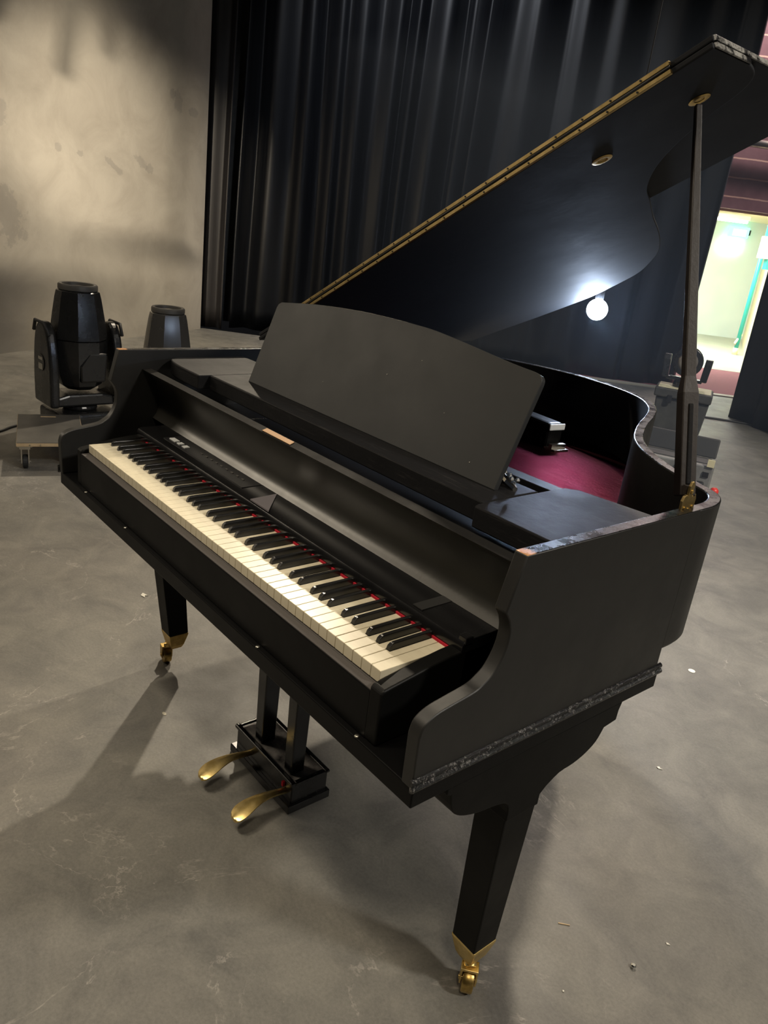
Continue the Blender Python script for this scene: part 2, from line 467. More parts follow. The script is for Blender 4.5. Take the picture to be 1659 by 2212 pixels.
# white keys
# key 0 is A; pattern of black keys after white letters A C D F G
letters = 'ABCDEFG'
GAP = .0006
def black_x(i):   # centre of the black key between white i and i+1, or None
    l = letters[i % 7]
    if l in 'BE' or i == 51: return None
    sh = {'A': .003, 'C': -.003, 'D': .003, 'F': -.0035, 'G': 0}[l]
    return (i + 1) * KW + sh
BW = .0055        # half width of a black key gap
for i in range(52):
    x0, x1 = i * KW + GAP, (i + 1) * KW - GAP
    bl = black_x(i - 1) if i > 0 else None
    br = black_x(i)
    xa = max(x0, bl + BW) if bl else x0
    xb = min(x1, br - BW) if br else x1
    pts = [(x0, 0), (x1, 0), (x1, .0495)]
    if xb < x1: pts += [(xb, .0495)]
    pts += [(xb, .150), (xa, .150)]
    if xa > x0: pts += [(xa, .0495)]
    pts += [(x0, .0495)]
    bm = prism(pts, xy, KZ - .0215, KZ)
    obj('white_key', bm, M['ivory'], piano, bev=.0009, seg=2)
for i in range(52):
    x = black_x(i)
    if x is None: continue
    bm = bmesh.new()
    w0, w1 = .0050, .0040
    secs = [(.0500, w0, .0), (.0515, w1 + .0002, .0072), (.056, w1, .0112), (.062, w1, .0118), (.147, w1, .0118)]
    prev = None
    base = KZ - .004
    def ring(y, hw, h, hb=.0): return [bm.verts.new((x - w0, y, base)), bm.verts.new((x - hw, y, KZ + h)), bm.verts.new((x + hw, y, KZ + h)), bm.verts.new((x + w0, y, base))]
    rs = [ring(y, hw, h) for (y, hw, h) in secs]
    bm.faces.new(rs[0]); bm.faces.new(rs[-1][::-1])
    for a, b in zip(rs, rs[1:]):
        for k in range(4): bm.faces.new([a[k], b[k], b[(k + 1) % 4], a[(k + 1) % 4]])
    obj('black_key', bm, M['ebony'], piano, bev=.0012, seg=2)
obj('key_felt', box(0, 1.222, .1415, .150, .79, .7965), M['felt'], piano)
# control panel of the digital keyboard
cp = [(.1440, .7965), (.1425, .802), (.1430, .811), (.147, .8175), (.155, .8205), (.26, .822), (.26, .70), (.152, .70), (.152, .7965)]
shade_auto(obj('control_panel', prism(cp, yz, -.030, 1.252), M['gloss'], piano, bev=.001), 30)
def flat_on_panel(name, pts, mat, h=.0018, z=.8212, bev=0):
    return obj(name, prism([(a, b) for a, b in pts], xy, z - .001, z + h), mat, piano, bev=bev)
flat_on_panel('button_strip', [(.085, .168), (.50, .168), (.50, .222), (.085, .222)], M['dark'], .0012)
for (a, b) in ((.100, .134), (.144, .160), (.173, .191)):
    flat_on_panel('panel_button', [(a, .177), (b, .177), (b, .192), (a, .192)], M['greybutton'], .003, .822, .0008)
for k in range(9):
    a = .24 + k * .026
    flat_on_panel('small_button', [(a, .196), (a + .010, .196), (a + .010, .200), (a, .200)], M['ring'], .002, .822)
flat_on_panel('adhesive_label', [(1.118, .152), (1.142, .152), (1.142, .228), (1.118, .228)], M['rubber'], .0008, .8217)
flat_on_panel('grey_card_corner', [(.575, .147), (.652, .147), (.566, .222)], M['glued'], .002, .8217)
obj('panel_corner_cap', box(1.236, 1.2535, .147, .165, .812, .826), M['gloss'], piano, bev=.002)

# fallboard, slightly hollow, leaning towards the player, with its worn top lip
fb = catmull([(.223, .822), (.2345, .838), (.241, .862), (.2405, .89), (.233, .918), (.218, .944), (.196, .9585)], 5) + [(.190, .9635), (.213, .9665), (.222, .955), (.252, .90), (.252, .822)]
bm = prism(fb, yz, IL, IR)
for f in bm.faces:
    if f.calc_center_median().z > .962 and abs(f.calc_center_median().x - .611) < .1: f.material_index = 1
fo = shade_auto(obj('fallboard', bm, None, piano, mats=[M['fall'], M['lip']]), 35)
obj('maker_label', prism([(.532, .1925), (.645, .1925), (.638, .2085), (.526, .2085)], lambda p, t: (p[0], p[1], .9645 + (p[1] - .19) * .13 + t), 0, .0010), M['label'], fo)
obj('slot_floor', box(IL, IR, .252, .60, .83, .85), M['dark'], piano)

# shelf, cover boards and desk
BZ = .9955
obj('music_shelf', box(.121, 1.125, .278, .43, .955, BZ), M['board'], piano, bev=.003)
lb = [(.117, .246), (.117, .40), (.130, .42), (.130, .51), (IL, .51), (IL, .30)] + catmull([(IL, .30), (-.095, .272), (-.068, .257), (-.02, .249), (.04, .246)], 4)[1:]
obj('cover_board', prism(lb, xy, .957, BZ), M['board'], piano, bev=.003)
rb = [(1.129, .262), (1.134, .248), (IR, .249), (IR, .545), (1.15, .520), (1.129, .498)]
obj('cover_board', prism(rb, xy, .957, BZ + .001), M['board'], piano, bev=.003)
# desk: outline in its own leaning plane
v2 = Vector((0, .075, .205)).normalized(); n2 = Vector((0, v2.z, -v2.y)); a0 = Vector((.199, .346, BZ + .0005))
dk = [(.004, 0), (.005, .205), (.008, .214), (.018, .2205)] + catmull([(.018, .2205), (.158, .238), (.285, .248), (.37, .252), (.452, .2535), (.53, .2535), (.587, .252), (.674, .2445), (.805, .231), (.868, .2265)], 4)[1:] + catmull([(.868, .2265), (.882, .224), (.891, .217), (.893, .205)], 3)[1:] + [(.889, 0)]
def dmap(p, t): return tuple(a0 + Vector((p[0], 0, 0)) + v2 * p[1] + n2 * t)
desk = obj('music_desk', prism(dk, dmap, 0, .0115), M['desk'], piano, bev=.0012)
for (u_, v_, s_) in ((.50, .135, .0014), (.585, .185, .0009), (.70, .10, .0008), (.81, .03, .0012), (.30, .07, .0007)):
    q = dmap((u_, v_), -.0004)
    bm = bmesh.new(); add_lathe(bm, [(s_ * .9, -s_ * .6), (s_, s_ * .4)], 7, q); obj('paint_fleck', bm, M['paper'], desk)
# steel stay of the desk at its right foot
bm = bmesh.new()
add_tube(bm, [(1.045, .415, 1.003), (1.075, .40, 1.001), (1.105, .385, .9985)], [.006, .009, .005], 8)
for k in range(7):
    x = 1.04 + k * .01; y = .43 - k * .006 + random.uniform(-.006, .006); z = 1.004 + random.uniform(0, .012)
    add_lathe(bm, [(.004, -.003), (.006, 0), (.003, .004)], 6, (x, y, z))
obj('desk_stay', bm, M['silver'], piano)

# inside: soundboard, beam, block
bm = bmesh.new()
prism([(IR, .6)] + [p for p in inn if p[1] > .6 or p[0] < 1.2] + [(IL, .6)], xy, .80, .812, bm)
obj('soundboard', bm, M['sound'], piano)
obj('cross_beam', box(IL, IR, .577, .618, .895, .951), M['board'], piano, bev=.002)
bk = [(.34, .81), (.34, .885), (.352, .897), (.40, .897), (.412, .885), (.412, .81)]
R_ = Matrix.Translation((.38, 1.33, 0)) @ Matrix.Rotation(math.radians(-8), 4, 'Z')
bm = bmesh.new(); add_box(bm, -.22, .11, -.035, .035, .812, .895); bm.transform(R_)
blk = obj('speaker_block', bm, M['black'], piano, bev=.014, seg=3)
bm = bmesh.new(); add_box(bm, .108, .114, -.032, .034, .872, .893); bm.transform(R_); obj('pale_end_tip', bm, M['greybutton'], blk, bev=.004)
bm = bmesh.new(); add_box(bm, .10, .15, -.03, .03, .812, .818); add_box(bm, .12, .135, -.03, .03, .818, .832); bm.transform(R_); obj('end_bracket', bm, M['chrome'], blk)

# legs
def leg_part(sx):
    """sx=1 treble side, -1 bass side (mirrored about the keyboard centre)"""
    def mx(x): return x if sx > 0 else 1.222 - x
    def tf(bm):
        if sx < 0:
            for v in bm.verts: v.co.x = 1.222 - v.co.x
        return bm
    top = [(1.283, .214, .56), (1.354, .214, .56), (1.354, .298, .56), (1.283, .298, .56)]
    bot = [(1.258, .259, .122), (1.319, .259, .122), (1.319, .323, .122), (1.258, .323, .122)]
    bm = bmesh.new()
    T = [bm.verts.new(p) for p in top]; B = [bm.verts.new(p) for p in bot]
    bm.faces.new(T); bm.faces.new(B[::-1])
    for k in range(4): bm.faces.new([B[k], B[(k + 1) % 4], T[(k + 1) % 4], T[k]])
    leg = obj('leg', tf(bm), M['leg'], piano, bev=.003)
    bz = bmesh.new()
    br = [(.046, .646), (.046, .634), (.056, .630)] + catmull([(.056, .630), (.064, .598), (.08, .580), (.105, .568), (.135, .560), (.165, .556)], 3)[1:] + catmull([(.165, .556), (.195, .549), (.210, .538), (.2145, .520)], 3)[1:] + [(.2145, .50), (.299, .50), (.299, .522), (.312, .533)] + catmull([(.312, .533), (.345, .549), (.385, .553), (.418, .562), (.445, .578), (.461, .603)], 3)[1:] + [(.498, .607), (.499, .628), (.505, .646)]
    prism(br, yz, 1.300, 1.3545, bz)
    brk = obj('leg_bracket', tf(bz), M['leg'], leg, bev=.002)
    # brass ferrule
    bm = bmesh.new()
    rings = [(.0318, .1245), (.0318, .119), (.0225, .080), (.0165, .0665)]
    cx, cy = 1.2885, .291
    prev = None
    for (h, z) in rings:
        r = [bm.verts.new((cx + a * h, cy + b * h, z)) for a, b in ((-1, -1), (1, -1), (1, 1), (-1, 1))]
        if prev:
            for k in range(4): bm.faces.new([prev[k], prev[(k + 1) % 4], r[(k + 1) % 4], r[k]])
        else: bm.faces.new(r)
        prev = r
    bm.faces.new(prev[::-1])
    obj('ferrule', tf(bm), M['brass'] if sx > 0 else M['brass_dull'], leg, bev=.0015)
    # caster: wheel axle direction
    wx, wy, ang = (1.302, .281, math.radians(40)) if sx > 0 else (-.093, .276, math.radians(80))
    tx, ty = (cx, cy) if sx > 0 else (1.222 - cx, cy)
    rt = Matrix.Translation((wx, wy, 0)) @ Matrix.Rotation(ang, 4, 'Z')
    R = .027
    bm = bmesh.new()
    # wheel: axle along local x
    prof = [(.0, -.0115), (.012, -.0115), (R * .93, -.0115), (R, -.009), (R, .009), (R * .93, .0115), (.012, .0115), (.0, .0115)]
    rg = []
    for (r, w) in prof:
        rg.append([bm.verts.new((w, r * math.cos(2 * PI * k / 28), R + r * math.sin(2 * PI * k / 28))) for k in range(28)] if r > 0 else None)
    rg = [r for r in rg if r]
    for a, b in zip(rg, rg[1:]):
        for k in range(28): bm.faces.new([a[k], a[(k + 1) % 28], b[(k + 1) % 28], b[k]])
    bm.faces.new(rg[0][::-1]); bm.faces.new(rg[-1])
    bm.transform(rt)
    shade_auto(obj('caster_wheel', bm, M['brass_dull'], leg), 40)
    bm = bmesh.new()
    for s in (-1, 1):
        prism([(-.010, .020), (.010, .020), (.012, .052), (.013, .060), (-.013, .060), (-.012, .052)], lambda p, t: (t, p[0], p[1]), s * .0135, s * .0175, bm)
    add_box(bm, -.0175, .0175, -.013, .013, .057, .063)
    add_tube(bm, [(-.019, 0, R), (.019, 0, R)], .005, 10)
    bm.transform(rt)
    add_tube(bm, [(wx, wy, .060), (tx, ty, .074)], [.013, .013], 12)
    shade_auto(obj('caster_fork', bm, M['brass'] if sx > 0 else M['brass_dull'], leg, bev=.001), 40)
leg_part(1); leg_part(-1)
# tail leg, behind the case
bm = bmesh.new()
T = [bm.verts.new(p) for p in ((.25, 1.22, .73), (.34, 1.22, .73), (.34, 1.31, .73), (.25, 1.31, .73))]; B = [bm.verts.new(p) for p in ((.265, 1.235, .12), (.325, 1.235, .12), (.325, 1.295, .12), (.265, 1.295, .12))]
bm.faces.new(T); bm.faces.new(B[::-1])
for k in range(4): bm.faces.new([B[k], B[(k + 1) % 4], T[(k + 1) % 4], T[k]])
tl = obj('leg', bm, M['side'], piano, bev=.003)
bm = bmesh.new(); add_lathe(bm, [(.012, .045), (.03, .075), (.034, .121)], 4, (.295, 1.265, 0)); obj('ferrule', bm, M['brass_dull'], tl)
bm = bmesh.new(); add_tube(bm, [(.285, 1.265, .027), (.305, 1.265, .027)], .027, 20); shade_auto(obj('caster_wheel', bm, M['brass_dull'], tl), 40)
bm = bmesh.new(); add_box(bm, .278, .284, 1.25, 1.28, .02, .062); add_box(bm, .306, .312, 1.25, 1.28, .02, .062); add_box(bm, .278, .312, 1.25, 1.28, .056, .064); obj('caster_fork', bm, M['brass_dull'], tl)

# pedal lyre
lyre = obj('pedal_lyre', box(.410, .707, .234, .364, .002, .026), M['gloss'], piano, bev=.003)
obj('pedal_box', box(.424, .699, .246, .356, .024, .084), M['gloss'], lyre, bev=.003)
bm = bmesh.new()
add_box(bm, .418, .705, .240, .254, .082, .094); add_box(bm, .418, .705, .346, .360, .082, .090); add_box(bm, .691, .705, .254, .346, .082, .092); add_box(bm, .418, .430, .254, .346, .082, .090)
obj('box_beading', bm, M['gloss'], lyre, bev=.004, seg=3)
obj('dusty_top', box(.430, .691, .254, .346, .083, .0865), None or noisy('dusty_black', (.03, .028, .028), (.55, .52, .5), 26, .3), lyre)
for x0, x1, y0, y1 in ((.489, .524, .262, .304), (.634, .667, .262, .302)):
    bm = bmesh.new()
    B = [bm.verts.new((a, b, .085)) for a, b in ((x0, y0), (x1, y0), (x1, y1), (x0, y1))]
    T = [bm.verts.new((a, b, .648)) for a, b in ((x0 - .006, y0 - .004), (x1 + .006, y0 - .004), (x1 + .006, y1 + .006), (x0 - .006, y1 + .006))]
    bm.faces.new(B[::-1]); bm.faces.new(T)
    for k in range(4): bm.faces.new([B[k], B[(k + 1) % 4], T[(k + 1) % 4], T[k]])
    obj('lyre_post', bm, M['gloss'], lyre, bev=.003)
def pedal(cx):
    # outline along -y: narrow neck widening to a rounded toe, arched like a spoon
    bm = bmesh.new()
    st = [(.262, .0095, .052), (.235, .0095, .055), (.205, .0105, .060), (.178, .0135, .063), (.153, .0185, .062), (.130, .0235, .058), (.110, .0245, .053), (.096, .0195, .0485), (.0885, .010, .0465)]
    st = catmull(st, 4)
    top = []; bt = []
    for (y, w, z) in st:
        off = .012 * max(0, (.235 - y) / .14) ** 2 * 1.0
        x = cx + off
        row = []
        for k in range(7):
            t = -1 + 2 * k / 6
            row.append(bm.verts.new((x + w * t, y, z + .004 * (1 - t * t))))
        top.append(row)
        bt.append([bm.verts.new((x + w * t * .9, y, z - .006)) for t in (-1, 1)])
    for a, b in zip(top, top[1:]):
        for k in range(6): bm.faces.new([a[k], a[k + 1], b[k + 1], b[k]])
    for a, b, c, d in zip(top, top[1:], bt, bt[1:]):
        bm.faces.new([a[0], b[0], d[0], c[0]]); bm.faces.new([a[-1], c[1], d[1], b[-1]]); bm.faces.new([c[0], d[0], d[1], c[1]])
    bm.faces.new(top[0] + [bt[0][1], bt[0][0]]); bm.faces.new(top[-1][::-1] + [bt[-1][0], bt[-1][1]])
    return shade_auto(obj('pedal', bm, M['brass'], lyre), 50)
pedal(.500); pedal(.672)
obj('red_pedal_felt', box(.660, .667, .240, .2465, .060, .074), M['felt'], lyre)

# the lid
TH = math.radians(28.4)
ex = Vector((math.cos(TH), 0, math.sin(TH))); ez = Vector((-math.sin(TH), 0, math.cos(TH))); L0 = Vector((XL, 0, 1.04))
def lm(p, t): return tuple(L0 + ex * p[0] + Vector((0, p[1], 0)) + ez * t)
LT = .0105
lid_out = [(0, .575), (1.492, .575), (1.492, .70)] + catmull([(1.492, .70), (1.478, .745), (1.44, .775), (1.36, .80), (1.27, .84), (1.19, .895), (1.12, .975), (1.074, 1.06), (1.011, 1.175), (.96, 1.28), (.908, 1.375), (.85, 1.46), (.783, 1.525), (.70, 1.585), (.601, 1.61), (.482, 1.622), (.314, 1.595), (.19, 1.565), (.077, 1.535), (0, 1.52)], 5)[1:]
lid = obj('lid', prism(lid_out, lm, 0, LT), M['lid'], piano, bev=.0025)
flap = [(.002, .577), (1.494, .577), (1.494, 1.072), (.002, 1.072)]
lf = obj('folded_front_flap', prism(flap, lm, LT + .0015, LT * 2 + .0015), M['lid'], piano, bev=.0025)
bm = prism([(1.4925, .579), (1.4925, .70), (1.4965, .695), (1.4965, .583)], lm, .0008, LT - .0008)
obj('worn_lid_corner', bm, M['chip'], lid, bev=.001)
bm = prism([(1.4925, .579), (1.4925, 1.06), (1.4965, 1.055), (1.4965, .583)], lm, LT + .002, LT * 2 + .001)
obj('worn_flap_edge', bm, M['chip'], lf, bev=.001)
for (t0, t1) in ((.0003, .0078), (.0148, .0225)):
    obj('brass_hinge_leaf', prism([(.21, .5695), (1.42, .5695), (1.42, .5765), (.21, .5765)], lm, t0, t1), M['brass_hinge'], lid if t0 < .01 else lf, bev=.0008)
bm = bmesh.new(); add_tube(bm, [lm((.21, .5705), .0113), lm((1.42, .5705), .0113)], .0026, 8); obj('hinge_knuckle', bm, M['cable'], lid, smooth=True)
for k in range(19):
    s = .24 + k * .062
    bm = bmesh.new()
    q = Vector(lm((s, .5692), .004)); add_tube(bm, [q, q + Vector((0, -.001, 0))], .0018, 8)
    obj('hinge_screw', bm, M['dark'], lid)
    q = Vector(lm((s + .01, .5692), .0187)); bm = bmesh.new(); add_tube(bm, [q, q + Vector((0, -.001, 0))], .0018, 8)
    obj('hinge_screw', bm, M['dark'], lf)
def cup(s, y, r):
    bm = bmesh.new(); n = 20; a = []
    pr = [(r, 0), (r, -.001), (r * .62, -.0024), (r * .45, -.0014), (r * .42, -.0003)]
    rings = [[bm.verts.new(lm((s + q * math.cos(2 * PI * k / n), y + q * .8 * math.sin(2 * PI * k / n)), t)) for k in range(n)] for q, t in pr]
    for a_, b_ in zip(rings, rings[1:]):
        for k in range(n): bm.faces.new([a_[k], a_[(k + 1) % n], b_[(k + 1) % n], b_[k]])
    bm.faces.new(rings[-1])
    shade_auto(obj('prop_cup', bm, M['brass_dull'], lid), 40)
cup(1.175, .72, .022); cup(1.392, .712, .020)

# lid prop
P0 = Vector((1.322, .590, 1.035)); P1 = Vector(lm((1.388, .712), -.008))
ax = (P1 - P0).normalized(); LN = (P1 - P0).length
sx_ = Vector((.62, .78, 0)); sx_ = (sx_ - ax * sx_.dot(ax)).normalized(); sy_ = ax.cross(sx_)
def loft_sq(name, st, mat, parent, bev=.002):
    bm = bmesh.new(); prev = None
    for (t, hx, hy, ox) in st:
        c_ = P0 + ax * t + sx_ * ox
        r = [bm.verts.new(c_ + sx_ * a * hx + sy_ * b * hy) for a, b in ((-1, -1), (1, -1), (1, 1), (-1, 1))]
        if prev:
            for k in range(4): bm.faces.new([prev[k], prev[(k + 1) % 4], r[(k + 1) % 4], r[k]])
        else: bm.faces.new(r[::-1])
        prev = r
    bm.faces.new(prev)
    return obj(name, bm, mat, parent, bev=bev)
prop = loft_sq('lid_prop', [(0, .0145, .0145, 0), (.16, .0145, .0145, 0), (.185, .0145, .0145, 0), (.215, .0102, .0102, 0), (.45, .0085, .0085, 0), (LN, .0058, .0058, 0)], M['prop'], piano)
loft_sq('short_prop_inset', [(.02, .0045, .005, 0), (.165, .0045, .005, 0)], M['board'], prop).location = (-sy_ * .0115) if (-sy_).y < 0 else sy_ * .0115
# hinge plate on the rim
hp = [(.560, 1.002), (.602, 1.002), (.604, 1.034), (.600, 1.043), (.592, 1.045), (.588, 1.041), (.588, 1.060), (.584, 1.068), (.578, 1.068), (.574, 1.060), (.574, 1.041), (.570, 1.045), (.562, 1.043), (.558, 1.034)]
obj('prop_hinge_plate', prism(hp, yz, 1.333, 1.338), M['brass_hinge'], prop, bev=.001)
for (y, z) in ((.568, 1.02), (.581, 1.016), (.594, 1.02), (.581, 1.05)):
    bm = bmesh.new(); add_tube(bm, [(1.338, y, z), (1.3405, y, z)], .0035, 10); obj('plate_screw', bm, M['brass'], prop)

# ================================================================== STAGE SHELL
ua = Vector((.68, .7332, 0)); nb = Vector((-.7332, .68, 0))
def AB(a, b, z=0): return ua * a + nb * b + Vector((0, 0, z))
AZ = math.atan2(ua.y, ua.x)
bm = bmesh.new()
q = [(-9, -5), (6, -5), (6, 12), (-9, 12)]
vs = [bm.verts.new(AB(a, b)) for a, b in ((-9, -7), (7, -7), (7, 7.24), (-9, 7.24))]
bm.faces.new(vs)
g = bmesh.ops.extrude_face_region(bm, geom=bm.faces[:])
bmesh.ops.translate(bm, verts=[v for v in g['geom'] if isinstance(v, bmesh.types.BMVert)], vec=(0, 0, -.1))
struct('floor', bm, M['floor'])

def slab(name, pts, thick, mat, zb, zt, **k):
    """vertical wall along a plan polyline (a,b), thickness away to the left of travel"""
    bm = bmesh.new()
    P_ = [(ua * a + nb * b).to_2d() for a, b in pts]
    O = offset([tuple(p) for p in P_], thick)
    prism([tuple(p) for p in P_] + O[::-1], xy, zb, zt, bm)
    return struct(name, bm, mat, **k)
# left wall: local x along the wall so the paint patches sit where they should
wa = Vector((-6.535, 3.553, 0)); wd = Vector((.47077, -.88225, 0))
bm = box(-.0, 6.0, 0, .12, 0, 6.2)
lw = struct('wall_left', bm, M['wall'])
lw.location = wa; lw.rotation_euler = (0, 0, math.atan2(wd.y, wd.x))
# short return beside the curtain
bm = prism([(-6.535, 3.553), (-7.15, 4.05), (-7.2, 4.0), (-6.64, 3.52)], xy, 0, 6.2)
struct('wall_return', bm, M['wall'])
# back wall behind the drapes and the boarded wall beyond the side opening
bm = prism([tuple(AB(a, b).to_2d()) for a, b in ((-2.6, 8.05), (3.6, 8.05), (3.6, 8.15), (-2.6, 8.15))], xy, 0, 6.2)
struct('wall_back', bm, M['case'])
def ab_box(name, a0_, a1_, b0_, b1_, z0, z1, mat, fn=struct, **k):
    bm = bmesh.new(); add_box(bm, a0_, a1_, b0_, b1_, z0, z1)
    o = fn(name, bm, mat, **k); o.rotation_euler = (0, 0, AZ); return o
ab_box('floor_threshold', 2.6, 8.0, 7.242, 7.36, -.1, .012, M['threshold'])
ab_box('floor_side_stage', 2.6, 8.0, 7.36, 9.62, -.1, .004, M['carpet'])
ab_box('floor_corridor', 2.0, 10.0, 9.62, 15.4, -.1, .006, M['corr_floor'])
ab_box('wall_opening', 3.0, 9.5, 9.6, 9.75, 2.15, 6.2, M['purple'])
ab_box('wall_corridor_end', 3.5, 9.5, 15.2, 15.3, 0, 3.0, M['corr_wall'])
bm = prism([tuple(AB(a, b).to_2d()) for a, b in ((5.62, 9.75), (7.62, 15.2), (7.75, 15.2), (5.75, 9.75))], xy, 0, 3.0)
struct('wall_corridor_right', bm, M['cream'])
bm = prism([tuple(AB(a, b).to_2d()) for a, b in ((3.4, 9.75), (4.9, 15.2), (4.8, 15.2), (3.3, 9.75))], xy, 0, 3.0)
struct('wall_corridor_left', bm, M['cream'])
ab_box('ceiling_corridor', 3.0, 8.2, 9.75, 15.3, 2.30, 2.42, M['cream'])
ab_box('trim_opening', 3.0, 8.0, 9.755, 9.80, 2.12, 2.30, M['cream'])

# ceiling of the stage, dark and high
ab_box('ceiling', -9, 9, -7, 11, 6.2, 6.3, M['case'])

# corridor things
def ab_thing(name, label, cat, a, b, z, group=None): return thing(name, label, cat, AB(a, b, z), AZ, group)
fl = ab_thing('corridor_light', 'white fluorescent ceiling light in the bright corridor beyond the doorway', 'light', 5.75, 13.0, 2.15)
bm = bmesh.new(); add_box(bm, -.30, .55, -.06, .06, .05, .12); obj('housing', bm, M['cream'], fl, world=False, bev=.005)
bm = bmesh.new(); add_tube(bm, [(-.28, 0, .03), (.53, 0, .03)], .03, 10); obj('tube', bm, M['tube'], fl, world=False, smooth=True)
ex_ = ab_thing('exit_sign', 'small green lit exit sign at the end of the corridor', 'sign', 6.93, 15.10, 1.98)
bm = bmesh.new(); add_box(bm, -.20, .20, -.03, .04, 0, .20); obj('sign_box', bm, M['exit'], ex_, world=False, bev=.008)
bm = bmesh.new(); add_box(bm, -.12, .14, -.034, -.03, .03, .15); obj('sign_panel', bm, M['exitw'], ex_, world=False)
bm = bmesh.new(); add_box(bm, .20, .235, -.02, .02, .06, .16); obj('sign_mount', bm, M['dark'], ex_, world=False)
em = ab_thing('lit_notice', 'white glowing panel below the exit sign on the end wall', 'sign', 6.85, 15.15, 1.70)
bm = bmesh.new(); add_box(bm, -.20, .22, -.02, .02, 0, .20); obj('notice_panel', bm, M['exitw'], em, world=False, bev=.01)
wb = ab_thing('wall_box', 'square white box mounted high on the cream corridor wall', 'box', 6.27, 11.7, 1.60)
bm = bmesh.new(); add_box(bm, -.14, .2, -.1, .1, 0, .34); obj('box_body', bm, M['paper'], wb, world=False, bev=.01)
bm = bmesh.new(); add_box(bm, -.02, .06, -.09, .05, -.16, -.001); obj('outlet', bm, M['teal'], wb, world=False, bev=.004)
pp = ab_thing('teal_pipe', 'teal painted pipe running up the corner of the corridor', 'pipe', 6.29, 12.0, 0)
bm = bmesh.new(); add_tube(bm, [(0, 0, .12), (0, 0, 2.2)], .035, 12); obj('pipe_run', bm, M['teal'], pp, world=False, smooth=True)
bm = bmesh.new(); add_tube(bm, [(0, 0, 0), (0, 0, .12)], .045, 12); add_tube(bm, [(0, 0, .1), (-.05, -.02, .2), (.03, 0, .36)], .022, 8); obj('pipe_foot', bm, M['cream'], pp, world=False, smooth=True)

# metal bar on the boarded wall
bar = recentre(obj('metal_bar', (lambda b: (add_tube(b, [AB(4.6, 9.45, 2.95), AB(7.2, 9.45, 2.90)], .05, 12), b)[1])(bmesh.new()), M['chrome'], smooth=True))
tag(bar, 'horizontal silver bar in front of the purple boarded wall', 'bar')

# ------------------------------------------------------------------ curtains
def curtain(name, label, A, B, zb, zt, seed, mat, amp=.07, wl=.16, thick=.012, lean=0, group=None, flare=.0):
    group = group or 'tall black stage curtains'
    rnd = random.Random(seed)
    A = Vector(A); B = Vector(B); d = (B - A); W = d.length; d.normalize(); nn = Vector((-d.y, d.x, 0))
    # irregular pleats: knots with alternating depth
    ks = [0]; x = 0
    while x < W:
        x += wl * rnd.uniform(.35, 1.7); ks.append(min(x, W))
    dep = [(1 if i % 2 else -1) * amp * rnd.uniform(.35, 1.0) for i in range(len(ks))]
    ph = [rnd.uniform(0, 6.28) for _ in ks]
    nx = int(W / .018); nz = 26
    bm = bmesh.new(); rows = []
    for j in range(nz + 1):
        v = j / nz; z = zb + (zt - zb) * v
        row = []
        for i in range(nx + 1):
            s = W * i / nx
            k = 0
            while k < len(ks) - 2 and ks[k + 1] < s: k += 1
            t = (s - ks[k]) / max(1e-6, ks[k + 1] - ks[k]); t = min(max(t, 0), 1); t = t * t * (3 - 2 * t)
            y = dep[k] * (1 - t) + dep[k + 1] * t
            f = .62 + .38 * (1 - v) + .12 * math.sin(v * 5 + ph[k])
            y = y * f + .015 * math.sin(s * 9 + v * 3 + seed)
            ss = s + .025 * math.sin(v * 4 + s * 3 + seed) * (1 - v * .3)
            ss = ss * (1 + flare * (1 - v) ** 3)
            p = A + d * ss + nn * (y + lean * v)
            row.append(bm.verts.new((p.x, p.y, z + (0 if j else .0))))
        rows.append(row)
    for a, b in zip(rows, rows[1:]):
        for i in range(nx): bm.faces.new([a[i], a[i + 1], b[i + 1], b[i]])
    o = obj(name, bm, mat, smooth=True)
    md = o.modifiers.new('solid', 'SOLIDIFY'); md.thickness = thick
    tag(o, label, 'curtain', group)
    return recentre(o)
curtain('stage_curtain', 'dark brownish curtain leg hanging next to the pale wall', AB(-1.93, 7.45), AB(-1.50, 7.36), 0.0, 6.1, 3, M['velour2'], .05, .13)
curtain('stage_curtain', 'long black pleated stage curtain behind the piano, left half', AB(-1.46, 7.66), AB(1.18, 7.66), .0, 6.1, 11, M['velour'], .085, .15)
curtain('stage_curtain', 'wide black stage curtain behind the raised lid, right half', AB(1.10, 7.46), AB(3.90, 7.46), .0, 6.1, 29, M['velour'], .06, .24)
curtain('stage_curtain', 'dark side curtain at the right edge, right of the lit doorway', AB(4.10, 6.02), AB(4.62, 3.6), .0, 6.1, 41, velour('black_velour_side', (.0025, .003, .0042), .0, .6), .06, .3)

# ------------------------------------------------------------------ hanging lamp beyond the piano
LP = Vector((.2706, 1.708, 1.2276))
CD = (LP - Vector((1.9624, -.7012, 1.43))).normalized()
lamp = thing('hanging_lamp', 'bright bluish white bare lamp hanging just beyond the piano tail, under the lid edge', 'lamp', (LP.x, LP.y, LP.z))
bm = bmesh.new(); bmesh.ops.create_uvsphere(bm, u_segments=24, v_segments=16, radius=.0365); obj('bulb', bm, M['bulb'], lamp, world=False, smooth=True)
bm = bmesh.new(); add_lathe(bm, [(.012, .034), (.015, .04), (.014, .08), (.005, .09)], 16); obj('lamp_holder', bm, M['dark'], lamp, world=False, smooth=True)
bm = bmesh.new(); add_tube(bm, [(0, 0, .085), (0, 0, 6.19 - LP.z)], .0022, 8); obj('lamp_cable', bm, M['dark'], lamp, world=False)

